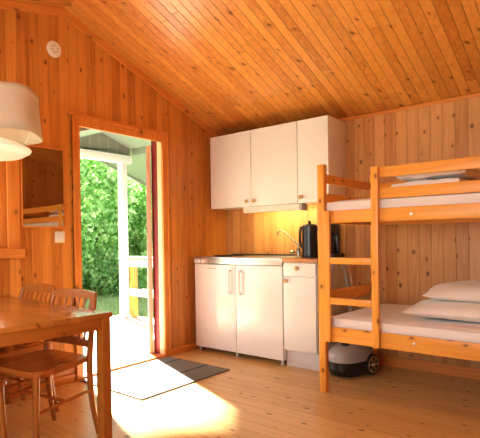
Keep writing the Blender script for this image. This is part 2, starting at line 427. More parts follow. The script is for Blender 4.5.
bm = bm_new(); box(bm, -0.06, -0.055, WY0 + .05, WY1 - .05, WZ0 + .03, WZ1 - .05); obj('pane', bm, M['glass'], w)
w = bpy.data.objects.new('window_2', None); col.objects.link(w); w['kind'] = 'structure'
bm = bm_new()
for x0, x1, z0, z1 in ((FX0, FX0 + .05, FZ0, FZ1), (FX1 - .05, FX1, FZ0, FZ1), (FX0 + .05, FX1 - .05, FZ0, FZ0 + .05), (FX0 + .05, FX1 - .05, FZ1 - .05, FZ1), (1.97, 2.03, FZ0 + .05, FZ1 - .05)):
    box(bm, x0, x1, YF - .08, YF - .02, z0, z1, 0.003)
obj('window_frame', bm, M['trim_z'], w, True)

# ------------------------------------------------------------------ porch and garden
PX, PY = -2.15, 0.03            # plane of the porch gable, porch ridge y
def pz(y): return 2.60 - 0.32 * abs(y - PY)
bm = bm_new(); box(bm, -2.35, -0.12, -3.2, 0.62, -0.12, -0.02); box(bm, -2.38, -2.35, -3.22, 0.64, -0.35, -0.015)
struct('porch_deck', bm, M['deck'])
bm = bm_new(); box(bm, -14, -2.38, -12, 14, -0.6, -0.33); box(bm, -2.38, -0.12, 0.64, 14, -0.6, -0.33)
struct('lawn', bm, M['lawn'])
bm = bm_new()
for y0, y1 in ((PY, 1.95), (-2.6, PY)):
    z0, z1 = pz(y0), pz(y1)
    prism(bm, [(y0, z0), (y1, z1), (y1, z1 + 0.05), (y0, z0 + 0.05)], 'x', -2.92, -0.13)
pr = struct('porch_roof', bm, M['soffit'])
bm = bm_new()
prism(bm, [(-2.3, 2.24), (0.56, 2.30), (0.56, pz(0.56) - 0.005), (PY, pz(PY) - 0.005), (-2.3, pz(-2.3) - 0.005)] if pz(-2.3) > 2.24 else
      [(-1.05, 2.28), (0.56, 2.30), (0.56, pz(0.56) - 0.005), (PY, pz(PY) - 0.005), (-1.05, pz(-1.05) - 0.005)], 'x', PX - 0.03, PX)
obj('gable_panel', bm, M['gable'], pr)
bm = bm_new(); box(bm, PX - 0.05, PX + 0.05, -2.4, 0.56, 2.215, 2.325, 0.004); obj('header_beam', bm, M['porch_white'], pr, True)
bm = bm_new(); box(bm, PX + 0.05, -0.13, 0.56, 0.585, 2.33, 2.43, 0.003); obj('side_beam', bm, M['soffit'], pr, True)
bm = bm_new(); prism(bm, [(PY, pz(PY) - 0.05), (1.95, pz(1.95) - 0.05), (1.95, pz(1.95) + 0.06), (PY, pz(PY) + 0.06)], 'x', -2.945, -2.92)
obj('rake_board', bm, M['soffit'], pr)
bm = bm_new(); box(bm, PX - 0.05, PX + 0.05, 0.36, 0.46, -0.02, 2.215, 0.004); 
pp = obj('porch_post', bm, M['porch_white'], None, True); tag(pp, 'square white porch post holding the header beam', 'post')
bm = bm_new(); box(bm, PX - 0.05, PX + 0.05, -2.4, -2.3, -0.02, 2.215, 0.004); struct('trim_4', bm, M['porch_white'])
rl = thing('porch_railing', 'low white two-rail porch railing beside the porch post', 'railing', (-2.0, 0.5, -0.02))
def rel(o, p): return
bm = bm_new(); box(bm, -0.08, 0.0, -0.04, 0.04, 0.0, 0.86, 0.004); obj('post', bm, M['trim_z'], rl, True)
bm = bm_new(); box(bm, -0.10, 1.85, -0.06, 0.05, 0.86, 0.885, 0.004); obj('top_rail', bm, M['porch_white'], rl, True)
bm = bm_new(); box(bm, -0.06, 1.85, -0.065, -0.04, 0.74, 0.845, 0.004); obj('rail', bm, M['porch_white'], rl, True)
bm = bm_new(); box(bm, -0.06, 1.85, -0.065, -0.04, 0.32, 0.43, 0.004); obj('rail', bm, M['porch_white'], rl, True)

def leaves(n, c, rad, size, seed, flat=0.0):
    rnd = random.Random(seed); bm = bm_new()
    for i in range(n):
        # points concentrated near the crown surface, in lumps
        th = rnd.uniform(0, 2 * math.pi); ph = math.acos(rnd.uniform(-1, 1)); r = rnd.uniform(0.6, 1.0) ** 0.6
        lump = 1 + 0.16 * math.sin(3 * th + seed) * math.sin(4 * ph + seed * 2) + 0.08 * math.sin(9 * th + 5 * ph)
        p = Vector((c[0] + rad[0] * r * lump * math.sin(ph) * math.cos(th), c[1] + rad[1] * r * lump * math.sin(ph) * math.sin(th), c[2] + rad[2] * r * lump * math.cos(ph)))
        if p.z < 0.0: continue
        q = Quaternion((rnd.gauss(0, 1), rnd.gauss(0, 1), rnd.gauss(0, 1), rnd.gauss(0, 1))).normalized()
        s_ = size * rnd.uniform(0.6, 1.35)
        pts = [(-.5, 0, 0), (-.1, -.3, .05), (.5, 0, 0), (-.1, .3, .05)]
        bm.faces.new([bm.verts.new(p + q @ (Vector(t) * s_)) for t in pts])
    return bm
bush_specs = [
    (-7.6, 4.10, (1.25, 1.30, 2.2), 1.75, 11000, 0.16, 'leaf_a', 'leafy_tree', 'tall bright green leafy tree seen left of the white porch post'),
    (-6.3, 5.85, (1.15, 1.15, 2.2), 1.7, 10000, 0.15, 'leaf_a', 'leafy_tree', 'tall leafy green tree behind the porch post and railing'),
    (-10.9, 6.0, (1.8, 1.5, 2.6), 2.0, 9000, 0.20, 'leaf_b', 'leafy_tree', 'darker green tree at the back, deep between the nearer trees'),
    (-13.0, 3.0, (1.8, 1.6, 2.6), 1.8, 6000, 0.2, 'leaf_b', 'leafy_tree', 'leafy tree at the far left of the doorway view'),
    (-9.3, 8.7, (1.7, 1.6, 2.6), 1.9, 9000, 0.20, 'leaf_b', 'leafy_tree', 'leafy tree at the right of the doorway view beyond the railing'),
    (-13.0, -0.8, (1.7, 2.0, 2.3), 1.6, 5000, 0.2, 'leaf_b', 'leafy_tree', 'leafy tree outside the doorway view on the left of the garden'),
    (-6.5, 3.75, (0.6, 0.55, 0.75), 0.45, 3000, 0.10, 'leaf_b', 'garden_bush', 'low round green bush at the lawn edge beside the porch post'),
    (-5.3, 4.35, (0.6, 0.6, 0.8), 0.45, 3000, 0.10, 'leaf_a', 'garden_bush', 'small bush showing between the two porch rails'),
    (-7.0, 2.55, (0.6, 0.6, 0.65), 0.4, 3000, 0.11, 'leaf_b', 'garden_bush', 'low dark bush under the tall bright tree'),
]
for i, (x, y, rad, zc, n, ls, mt, nm, lab) in enumerate(bush_specs):
    t = thing(nm, lab, 'tree' if 'tree' in nm else 'bush', (x, y, -0.33), 0, 'trees and bushes behind the porch')
    obj('foliage', leaves(n, (0, 0, zc), rad, ls, i + 3), M[mt], t)
    bm = bm_new()
    for k in range(3 if 'tree' in nm else 2):
        a = k * 2.1 + i
        tube(bm, spline([(0.05 * math.cos(a), 0.05 * math.sin(a), 0), (0.12 * math.cos(a), 0.12 * math.sin(a), zc * 0.5), (rad[0] * 0.35 * math.cos(a), rad[1] * 0.35 * math.sin(a), zc * 1.25)], 4), [0.07 - 0.004 * j for j in range(9)] if 'tree' in nm else 0.02, 7)
    obj('trunk', bm, M['bark'], t, True)
rnd = random.Random(5); bm = bm_new()
for i in range(26000):
    x = rnd.uniform(-8.5, -2.45); y = rnd.uniform(-0.5, 5.5); h = rnd.uniform(0.04, 0.12); a = rnd.uniform(0, 6.28); w_ = 0.012
    dx, dy = math.cos(a) * w_, math.sin(a) * w_; lx, ly = rnd.uniform(-.03, .03), rnd.uniform(-.03, .03)
    bm.faces.new([bm.verts.new((x - dx, y - dy, -0.33)), bm.verts.new((x + dx, y + dy, -0.33)), bm.verts.new((x + lx, y + ly, -0.33 + h))])
tag(obj('lawn_grass', bm, M['grass']), 'short sunlit grass growing on the lawn beyond the deck', 'grass', kind='stuff')

# ------------------------------------------------------------------ kitchen
FY = -0.594
# white two-door kitchenette unit
k = thing('kitchenette_unit', 'glossy white two-door kitchenette base unit with long bar handles', 'cabinet', (0.545, -0.3, 0))
k.location = (0, 0, 0)
def seg_box(name, mat, parent, *a, **kk): return bx(name, mat, parent, *a, **kk)
bm = bm_new(); box(bm, 0.045, 1.022, -0.572, -0.02, 0.045, 0.765, 0.002)
box(bm, 0.045, 0.061, -0.572, -0.02, 0.764, 0.856); box(bm, 1.006, 1.022, -0.572, -0.02, 0.764, 0.856)
obj('carcass', bm, M['white_gloss'], k, True)
DR = []
for x0, x1, hxp in ((0.047, 0.534, 0.478), (0.538, 1.020, 0.592)):
    dd = bx('door', M['white_gloss'], k, x0, x1, FY, -0.573, 0.045, 0.855, 0.005)
    bm = bm_new(); xx = hxp
    tube(bm, spline([(xx, FY, 0.80), (xx, FY - 0.028, 0.795), (xx, FY - 0.032, 0.77), (xx, FY - 0.032, 0.62), (xx, FY - 0.028, 0.595), (xx, FY, 0.59)], 5), 0.0105, 8)
    obj('handle', bm, M['white_gloss'], dd, True)
    DR.append(dd)
bx('badge', plain('tan badge', (0.62, 0.40, 0.24), 0.5), DR[0], 0.205, 0.315, FY - 0.0015, FY + 0.001, 0.813, 0.820, 0)
for x0 in (0.07, 0.515, 0.99):
    bm = bm_new(); lathe(bm, [(0.016, 0), (0.018, 0.006), (0.012, 0.012), (0.012, 0.046)], (x0, -0.55, 0), 12); obj('foot', bm, M['plinth'], k, True)
    if x0 != .515:
        bm = bm_new(); lathe(bm, [(0.016, 0), (0.018, 0.006), (0.012, 0.012), (0.012, 0.046)], (x0, -0.06, 0), 12); obj('foot', bm, M['plinth'], k, True)
# steel worktop with sink and hotplates
s = thing('steel_worktop', 'brushed steel worktop with sink, hotplates and a knob panel at its left', 'worktop', (0, 0, 0))
bm = bm_new()
SX0, SX1, SZ = 0.045, 1.024, 0.925
# top as frame around basin (x .62-.95, y -.5 - -.2)
bxs = (0.60, 0.95, -0.48, -0.17)
box(bm, SX0, bxs[0], -0.60, -0.02, SZ - 0.012, SZ, 0.002); box(bm, bxs[1], SX1, -0.60, -0.02, SZ - 0.012, SZ, 0.002)
box(bm, bxs[0], bxs[1], -0.60, bxs[2], SZ - 0.012, SZ, 0.002); box(bm, bxs[0], bxs[1], bxs[3], -0.02, SZ - 0.012, SZ, 0.002)
box(bm, SX0 + 0.16, SX1, -0.600, -0.588, 0.862, SZ - 0.004, 0.002)
obj('worktop_sheet', bm, M['steel'], s, True)
bm = bm_new()
box(bm, bxs[0], bxs[1], bxs[2], bxs[3], 0.77, 0.775); 
for a in ((bxs[0] - .004, bxs[0], bxs[2], bxs[3]), (bxs[1], bxs[1] + .004, bxs[2], bxs[3]), (bxs[0], bxs[1], bxs[2] - .004, bxs[2]), (bxs[0], bxs[1], bxs[3], bxs[3] + .004)):
    box(bm, *a, 0.77, SZ - 0.005)
# carcass below leaves the basin hidden
obj('sink_basin', bm, M['steel'], s, True)
pn = bx('control_panel', plain('control panel', (0.62, 0.50, 0.44), 0.35), s, SX0, SX0 + 0.158, -0.600, -0.585, 0.862, SZ - 0.014, 0.003)
for i in range(3):
    bm = bm_new(); lathe(bm, [(0.019, 0), (0.019, 0.010), (0.015, 0.018), (0, 0.019)], (SX0 + 0.032 + 0.047 * i, -0.6, 0.888), 16, rot=Matrix.Rotation(R(90), 3, 'X'))
    obj('knob', bm, M['white'], pn, True)
for y0, r_ in ((-0.42, 0.09), (-0.18, 0.075)):
    bm = bm_new(); lathe(bm, [(r_, 0), (r_, 0.008), (r_ * 0.92, 0.012), (r_ * 0.3, 0.012), (r_ * 0.28, 0.009), (0, 0.009)], (0.26, y0, SZ), 32); obj('hotplate', bm, M['black_matte'], s, True)
bx('splash_lip', M['black_matte'], s, 0.10, SX1, -0.03, -0.018, SZ, SZ + 0.014, 0.003)
# base cabinet with drawer
c = thing('base_cabinet', 'narrow white base cabinet with one drawer above one door', 'cabinet', (0, 0, 0))
bx('carcass', M['white'], c, 1.030, 1.330, -0.574, -0.005, 0.14, 0.89)
dw = bx('drawer', M['white'], c, 1.033, 1.327, FY, -0.575, 0.776, 0.886, 0.004)
dr = bx('door', M['white'], c, 1.033, 1.327, FY, -0.575, 0.155, 0.768, 0.004)
bx('plinth', M['plinth'], c, 1.030, 1.330, -0.545, -0.01, 0.0, 0.139, 0.002)
def knob(parent, x, y, z, r=0.0185):
    bm = bm_new(); lathe(bm, [(0.006, 0), (0.006, 0.010), (r, 0.016), (r, 0.024), (r * 0.6, 0.029), (0, 0.030)], (x, y, z), 18, rot=Matrix.Rotation(R(90), 3, 'X'))
    return obj('knob', bm, M['brass'], parent, True)
knob(dw, 1.165, FY, 0.862 - 0.02); knob(dr, 1.062, FY, 0.735)
bm = bm_new(); box(bm, 1.026, 1.345, -0.605, -0.003, 0.891, 0.921, 0.004)
tag(obj('wooden_worktop', bm, M['counter'], None, True), 'short brown wooden worktop slab on the narrow drawer cabinet', 'worktop')
# faucet
fc = thing('kitchen_faucet', 'slender chrome kitchen faucet with a slanted swivel spout behind the sink', 'faucet', (0.92, -0.12, 0.9252))
bm = bm_new(); lathe(bm, [(0.03, 0), (0.03, 0.008), (0.018, 0.016), (0.018, 0.07), (0.012, 0.08), (0, 0.08)], (0, 0, 0), 20); obj('body', bm, M['tap'], fc, True)
bm = bm_new(); tube(bm, spline([(0, 0, 0.06), (0.0, 0, 0.10), (-0.05, 0, 0.15), (-0.15, 0, 0.235), (-0.185, -0.005, 0.245), (-0.21, -0.01, 0.225), (-0.215, -0.01, 0.20)], 5), 0.0085, 10); obj('spout', bm, M['tap'], fc, True)
for sx in (-1, 1):
    bm = bm_new(); tube(bm, [(sx * 0.012, 0, 0.035), (sx * 0.05, -0.01, 0.04)], 0.008, 8)
    lathe(bm, [(0.0, 0.0), (0.022, 0.004), (0.024, 0.018), (0.016, 0.028), (0, 0.03)], (sx * 0.058, -0.01, 0.028), 14); obj('tap_handle', bm, M['tap'], fc, True)
# kettle and coffee maker on the wooden worktop
kt = thing('electric_kettle', 'tall black electric kettle on the wooden worktop by the faucet', 'kettle', (1.128, -0.30, 0.921))
bm = bm_new(); lathe(bm, [(0.066, 0), (0.070, 0.01), (0.068, 0.03), (0.067, 0.12), (0.065, 0.25), (0.063, 0.282), (0.045, 0.295), (0.014, 0.298), (0.012, 0.325), (0.0, 0.328)], (0, 0, 0), 32); obj('body', bm, M['black'], kt, True)
bm = bm_new(); tube(bm, spline([(-0.060, 0, 0.27), (-0.085, 0, 0.262), (-0.094, 0, 0.20), (-0.090, 0, 0.12), (-0.064, 0, 0.08)], 5), 0.012, 10); obj('handle', bm, M['black_matte'], kt, True)
bm = bm_new(); prism(bm, [(-0.012, 0.235), (0.012, 0.235), (0.016, 0.272), (-0.016, 0.272)], 'x', 0.05, 0.085); obj('spout', bm, M['black'], kt, True)
bm = bm_new(); lathe(bm, [(0.074, 0), (0.074, 0.012), (0.0, 0.0125)], (0, 0, -0.0005), 32); obj('base', bm, M['black_matte'], kt, True)
cm = thing('coffee_maker', 'black drip coffee maker at the right end of the wooden worktop beside the bunk post', 'coffee maker', (1.265, -0.14, 0.921))
bx('base', M['black_matte'], cm, -0.08, 0.07, -0.11, 0.09, 0.0, 0.035, 0.008)
bx('tower', M['black'], cm, -0.08, 0.035, 0.02, 0.09, 0.035, 0.21, 0.008)
bx('brew_head', M['black'], cm, -0.08, 0.035, -0.10, 0.09, 0.21, 0.31, 0.012)
bm = bm_new(); lathe(bm, [(0.04, 0), (0.052, 0.02), (0.052, 0.07), (0.035, 0.115), (0.036, 0.125), (0, 0.126)], (-0.022, -0.045, 0.036), 24); jug = obj('jug', bm, M['dark_glass'], cm, True)
bm = bm_new(); tube(bm, spline([(-0.06, -0.06, 0.15), (-0.085, -0.08, 0.14), (-0.085, -0.08, 0.08), (-0.065, -0.065, 0.06)], 4), 0.007, 8); obj('handle', bm, M['black_matte'], jug, True)
# wall cabinets
UZ0, UZ1, UY = 1.402, 2.123, -0.373
u = thing('wall_cabinet', 'wide white two-door wall cabinet above the sink', 'cabinet', (0, 0, 0), 0, 'white wall cabinets')
bx('carcass', M['white'], u, 0.085, 1.053, UY + 0.02, 0.0, UZ0 + 0.001, UZ1 - 0.001)
da = bx('door', M['white'], u, 0.087, 0.568, UY, UY + 0.019, UZ0, UZ1, 0.003); db = bx('door', M['white'], u, 0.573, 1.053, UY, UY + 0.019, UZ0, UZ1, 0.003)
knob(da, 0.527, UY, UZ0 + 0.05); knob(db, 0.608, UY, UZ0 + 0.05)
u = thing('wall_cabinet', 'narrow white single-door wall cabinet at the right end above the kettle', 'cabinet', (0, 0, 0), 0, 'white wall cabinets')
bx('carcass', M['white'], u, 1.056, 1.342, UY + 0.02, 0.0, UZ0 + 0.001, UZ1 - 0.001)
dc = bx('door', M['white'], u, 1.059, 1.342, UY, UY + 0.019, UZ0, UZ1, 0.003); knob(dc, 1.093, UY, UZ0 + 0.05)
# under-cabinet light
ul = thing('under_cabinet_light', 'slim white fluorescent strip light glowing under the wall cabinets', 'lamp', (0, 0, 0))
bx('housing', M['offwhite'], ul, 0.46, 1.05, -0.345, -0.285, 1.345, 1.401, 0.004)
bx('diffuser', M['tube'], ul, 0.47, 1.02, -0.284, -0.25, 1.35, 1.395, 0.008)
bx('end_cap', plain('grey end cap', (0.45, 0.42, 0.38), 0.5), ul, 1.052, 1.085, -0.350, -0.25, 1.34, 1.401, 0.004)

# ------------------------------------------------------------------ bunk bed
b = thing('bunk_bed', 'natural pine bunk bed with front ladder along the back wall', 'bed', (1.565, -1.0375, 0))
b.location = (0, 0, 0)
BX0, BX1 = 1.568, 3.600
BY0, BY1 = -1.0375, -0.022
for x0, y0, zt in ((BX0, BY0, 1.612), (BX0, BY1 - 0.05, 1.612), (BX1 - 0.05, BY0, 1.612), (BX1 - 0.05, BY1 - 0.05, 1.612)):
    bx('post', M['bunk_z'], b, x0, x0 + 0.05, y0, y0 + 0.05, 0, zt, 0.006)
bx('ladder_stile', M['bunk_z'], b, 1.622, 1.668, BY0 - 0.03, BY0 - 0.001, 0.37, 1.282, 0.004)
bx('ladder_stile', M['bunk_z'], b, 1.953, 1.999, BY0 - 0.03, BY0 - 0.001, 0.37, 1.552, 0.006)
for z0 in (0.634, 0.912):
    bx('ladder_rung', M['bunk_x'], b, 1.669, 1.952, BY0 - 0.028, BY0 + 0.01, z0, z0 + 0.046, 0.004)
for z0, z1 in ((1.195, 1.282), (0.37, 0.472)):
    bx('front_rail', M['bunk_x'], b, BX0 + 0.051, BX1 - 0.051, BY0 + 0.001, BY0 + 0.026, z0, z1, 0.004)
    bx('rear_rail', M['bunk_x'], b, BX0 + 0.051, BX1 - 0.051, BY1 - 0.03, BY1 - 0.004, z0, z1, 0.004)
    bx('end_rail', M['bunk_y'], b, BX0 + 0.012, BX0 + 0.036, BY0 + 0.051, BY1 - 0.051, z0, z1, 0.004)
    bx('end_rail', M['bunk_y'], b, BX1 - 0.036, BX1 - 0.012, BY0 + 0.051, BY1 - 0.051, z0, z1, 0.004)
for z0, z1 in ((1.480, 1.548), (1.345, 1.412)):
    bx('guard_rail', M['bunk_x'], b, 1.955, BX1 - 0.051, BY0 + 0.001, BY0 + 0.022, z0, z1, 0.004)
    bx('rear_guard_rail', M['bunk_x'], b, BX0 + 0.051, BX1 - 0.051, BY1 - 0.026, BY1 - 0.004, z0, z1, 0.004)
    for X in (BX0 + 0.014, BX1 - 0.036): bx('end_guard_rail', M['bunk_y'], b, X, X + 0.022, BY0 + 0.051, BY1 - 0.051, z0 + 0.005, z1, 0.004)
for X in (BX0 + 0.014, BX1 - 0.036): bx('headboard', M['bunk_y'], b, X, X + 0.022, BY0 + 0.051, BY1 - 0.051, 0.62, 0.71, 0.004)
for z0 in (1.225, 0.40):
    bm = bm_new()
    for i in range(13): box(bm, 1.66 + i * 0.15, 1.73 + i * 0.15, BY0 + 0.027, BY1 - 0.031, z0, z0 + 0.018)
    obj('slat_base', bm, M['bunk_y'], b)
for x0, z0 in ((2.33, 1.243), (2.33, 0.437)):
    pass
# metal bolts on the front rails
for x0, z0 in ((2.19, 1.235), (2.20, 0.425)):
    bm = bm_new(); lathe(bm, [(0.009, 0), (0.009, 0.003), (0, 0.005)], (x0, BY0 + 0.001, z0), 12, rot=Matrix.Rotation(R(90), 3, 'X')); obj('bolt', bm, M['steel'], b, True)

def mattress(name, label, z0, z1, seed, sag=0.0):
    rnd = random.Random(seed)
    bm = bm_new(); nx, ny = 60, 30
    x0, x1, y0, y1 = BX0 + 0.056, BX1 - 0.056, BY0 + 0.029, BY1 - 0.033
    vs = box(bm, x0, x1, y0, y1, z0, z1)
    bmesh.ops.subdivide_edges(bm, edges=bm.edges[:], cuts=20, use_grid_fill=True)
    from mathutils import noise
    for v in bm.verts:
        n = noise.noise(Vector((v.co.x * 4, v.co.y * 5, v.co.z * 9 + seed))) * 0.008
        t = (v.co.z - z0) / (z1 - z0)
        edge = min(v.co.x - x0, x1 - v.co.x, v.co.y - y0, y1 - v.co.y)
        if t > 0.9: v.co.z -= 0.018 * max(0, 1 - edge / 0.04) ** 2
        if 0.02 < t: 
            v.co.z += n * t * (1 if t > .9 else .3)
            if edge < 0.001: 
                if v.co.y < y0 + .001 : v.co.y += 0.004 + n * .4
    m = obj(name, bm, M['sheet'], None, True)
    return tag(m, label, 'mattress')
mattress('mattress', 'white sheeted mattress on the lower bunk under the two large pillows', 0.419, 0.545, 1)
mattress('mattress', 'white sheeted mattress on the upper bunk behind the guard rails', 1.244, 1.355, 2)

def pillow(label, loc, dims, rotz, seed, tilt=(0, 0), name='pillow', group=None, pinch=0.55):
    from mathutils import noise
    bm = bm_new(); n = 28
    L_, W_, H_ = dims
    def P(i, j, s):
        u = -1 + 2 * i / n; v = -1 + 2 * j / n
        prof = max(0, (1 - abs(u) ** 2.6)) ** pinch * max(0, (1 - abs(v) ** 2.6)) ** pinch
        x = u * L_ / 2 * (1 - 0.07 * (1 - abs(v) ** 2) * abs(u) ** 4 ) ; y = v * W_ / 2 * (1 - 0.07 * (1 - abs(u) ** 2) * abs(v) ** 4)
        w_ = noise.noise(Vector((u * 2.2 + seed, v * 2.2, s))) * 0.012 + noise.noise(Vector((u * 6, v * 5 + seed, s * 2))) * 0.004
        z = s * (H_ / 2 * prof) * (0.72 if s < 0 else 1.15) + w_ * prof
        return Vector((x, y, z))
    top = {}; bot = {}
    for i in range(n + 1):
        for j in range(n + 1):
            top[i, j] = bm.verts.new(P(i, j, 1))
            bot[i, j] = top[i, j] if i in (0, n) or j in (0, n) else bm.verts.new(P(i, j, -1))
    for i in range(n):
        for j in range(n):
            bm.faces.new((top[i, j], top[i + 1, j], top[i + 1, j + 1], top[i, j + 1]))
            bm.faces.new((bot[i, j + 1], bot[i + 1, j + 1], bot[i + 1, j], bot[i, j]))
    o = obj(name, bm, M['pillow'], None, True, loc=loc)
    o.rotation_euler = (tilt[0], tilt[1], rotz)
    tag(o, label, 'pillow', group)
    return o
pillow('plump white pillow lying directly on the lower bunk mattress', (2.42, -0.60, 0.597), (0.74, 0.56, 0.13), R(6), 1)
pillow('white pillow resting on top of another pillow on the lower bunk', (2.50, -0.50, 0.705), (0.74, 0.54, 0.14), R(10), 4, (R(0), R(0)))
pillow('white pillow lying on the upper bunk mattress, under another pillow', (2.255, -0.66, 1.399), (0.43, 0.62, 0.10), R(-3), 7, pinch=0.13)
pillow('white pillow on top of the pair on the upper bunk', (2.26, -0.66, 1.494), (0.42, 0.60, 0.085), R(2), 9, pinch=0.13)

# ------------------------------------------------------------------ vacuum cleaner under the bunk
v = thing('vacuum_cleaner', 'grey and black canister vacuum cleaner with its hose under the lower bunk', 'vacuum cleaner', (1.55, -0.465, 0.0), R(76))
def shell(z_lo, z_hi, grow, mat, nm, sharp=2.6):
    bm = bm_new(); n, m_ = 36, 10
    rings = []
    for k_ in range(m_ + 1):
        t = k_ / m_; z = z_lo + (z_hi - z_lo) * t
        ring = []
        for i in range(n):
            a = 2 * math.pi * i / n
            ca, sa = math.cos(a), math.sin(a)
            ex = 2 / sharp
            x = 0.205 * abs(ca) ** ex * (1 if ca > 0 else -1); y = 0.125 * abs(sa) ** ex * (1 if sa > 0 else -1)
            g = grow(t)
            zz = z
            if nm == 'upper_shell': zz = z_lo + (z_hi - z_lo) * t * (0.84 + 0.16 * (x / 0.205))
            ring.append(bm.verts.new((x * g + (0.01 if x > 0 else 0), y * g, zz)))
        rings.append(ring)
    for a_, b_ in zip(rings, rings[1:]):
        for i in range(n): bm.faces.new((a_[i], a_[(i + 1) % n], b_[(i + 1) % n], b_[i]))
    bm.faces.new(rings[0][::-1]); bm.faces.new(rings[-1])
    return obj(nm, bm, mat, v, True)
shell(0.02, 0.125, lambda t: 0.88 + 0.12 * min(1, t * 2.5), M['black'], 'lower_shell')
shell(0.125, 0.285, lambda t: 0.99 * max(0.0, 1 - (t * 0.9) ** 3.6) ** 0.5, M['grey_plastic'], 'upper_shell')
for sy in (-1, 1):
    bm = bm_new(); lathe(bm, [(0.0, -0.02), (0.083, -0.02), (0.087, -0.008), (0.083, 0.010), (0.068, 0.012), (0.064, 0.008), (0.0, 0.008)], (0.110, sy * 0.118, 0.088), 32, rot=Matrix.Rotation(R(90) * (1 if sy < 0 else -1), 3, 'X'))
    wh = obj('wheel', bm, M['black_matte'], v, True)
    bm = bm_new()
    for k_ in range(6):
        a = k_ * math.pi / 3
        box(bm, 0.020, 0.062, -0.006, 0.006, 0.009, 0.018, 0.002, rot=Matrix.Rotation(a, 3, 'Z'), piv=(0, 0, 0))
    lathe(bm, [(0.0, 0.008), (0.02, 0.008), (0.018, 0.022), (0.0, 0.024)], (0, 0, 0), 16)
    lathe(bm, [(0.056, 0.008), (0.056, 0.017), (0.066, 0.017), (0.066, 0.008)], (0, 0, 0), 28, caps=False)
    rm = Matrix.Rotation(R(90) * (1 if sy < 0 else -1), 3, 'X')
    for vv in bm.verts: vv.co = rm @ vv.co + Vector((0.110, sy * 0.118, 0.088))
    obj('hubcap', bm, M['chrome'], wh, True)
bm = bm_new(); lathe(bm, [(0.032, 0), (0.030, 0.012), (0.0, 0.014)], (-0.07, -0.01, 0.243), 20); obj('button', bm, M['black_matte'], v, True)
# hose: out of the front, up in an arch beside the cabinet and down again (in local coords)
Ri = Matrix.Rotation(-R(76), 3, 'Z')
def loc_(p): return Ri @ (Vector(p) - Vector((1.55, -0.465, 0)))
hp = [(1.455, -0.60, 0.14), (1.425, -0.60, 0.20), (1.41, -0.555, 0.36), (1.405, -0.53, 0.60), (1.41, -0.50, 0.80), (1.425, -0.44, 0.895), (1.44, -0.37, 0.885), (1.455, -0.32, 0.80), (1.47, -0.28, 0.60), (1.48, -0.26, 0.40), (1.48, -0.25, 0.12)]
bm = bm_new(); path = [loc_(p) for p in spline(hp, 14)]
tube(bm, path, [0.0165 + 0.0018 * (i % 2) for i in range(len(path))], 10); obj('hose', bm, M['hose'], v, True)
bm = bm_new(); tube(bm, [loc_((1.50, -0.215, 0.02)), loc_((1.492, -0.215, 0.50)), loc_((1.45, -0.24, 0.86))], 0.014, 10); obj('wand', bm, M['chrome'], v, True)

# ------------------------------------------------------------------ door mat
bm = bm_new(); box(bm, 0.045, 0.745, -2.0, -0.985, 0.0, 0.010, 0.003)
tag(obj('door_mat', bm, M['rug'], None, True), 'grey ribbed door mat with dark lines inside the open door', 'mat')

# ------------------------------------------------------------------ wall things
MIRROR_YAW = -2.6
mr = thing('wall_mirror', 'rectangular wall mirror reflecting the upper bunk, beside the open door', 'mirror', (0, 0, 0))
gl = bx('glass', M['mirror'], mr, -0.003, 0.003, -0.17, 0.17, 1.212, 1.792, 0)
gl.location = (0.014, -2.278, 0); gl.rotation_euler = (0, 0, R(MIRROR_YAW))
bm = bm_new()
for y0, y1, z0, z1 in ((-2.458, -2.448, 1.202, 1.802), (-2.108, -2.098, 1.202, 1.802), (-2.448, -2.108, 1.202, 1.212), (-2.448, -2.108, 1.792, 1.802)):
    box(bm, 0.0, 0.018, y0, y1, z0, z1, 0.002)
obj('frame', bm, M['trim_z'], mr, True)
sw = thing('light_switch', 'square off-white light switch plate beside the door casing below the mirror', 'switch', (0, 0, 0))
bx('plate', M['offwhite'], sw, 0.0, 0.01, -2.178, -2.092, 1.088, 1.174, 0.004)
bx('rocker', M['white'], sw, 0.0095, 0.015, -2.158, -2.112, 1.108, 1.154, 0.003)
sd = thing('round_wall_vent', 'round white perforated wall disc high above the lamp, under the gable peak', 'vent', (0, -2.155, 2.555))
bm = bm_new(); lathe(bm, [(0.062, 0), (0.062, 0.010), (0.054, 0.018), (0, 0.022)], (0, 0, 0), 32, rot=Matrix.Rotation(R(90), 3, 'Y')); obj('disc', bm, M['offwhite'], sd, True)
bm = bm_new()
for k_ in range(6):
    a = k_ * math.pi / 3 + .3
    lathe(bm, [(0.005, 0.018), (0.005, 0.0215), (0, 0.0218)], (0, 0.026 * math.cos(a), 0.026 * math.sin(a)), 10, rot=Matrix.Rotation(R(90), 3, 'Y'))
obj('hole', bm, plain('hole brown', (0.25, 0.15, 0.08), 0.8), sd)

# ------------------------------------------------------------------ pendant lamp
LX, LY = 0.60, -2.965
p = thing('pendant_lamp', 'pendant lamp with a beige cloth shade and glowing opal glass above the table', 'lamp', (LX, LY, 1.548))
bm = bm_new(); lathe(bm, [(0.0, 0.012), (0.09, 0.016), (0.16, 0.028), (0.200, 0.050), (0.207, 0.062), (0.200, 0.072), (0.13, 0.105), (0.05, 0.13), (0, 0.132)], (0, 0, 0), 48); obj('glass_diffuser', bm, M['glow'], p, True)
bm = bm_new()
nseg = 72; rings = []
for (r0, h, wav) in ((0.264, 0.132, 0.006), (0.257, 0.22, 0.003), (0.250, 0.310, 0.002), (0.247, 0.345, 0.002), (0.249, 0.349, 0.003), (0.247, 0.375, 0.006)):
    rings.append([bm.verts.new(((r0 + wav * math.sin(7 * a)) * math.cos(a), (r0 + wav * math.sin(7 * a)) * math.sin(a), h + wav * math.sin(3 * a + 1))) for a in [2 * math.pi * i / nseg for i in range(nseg)]])
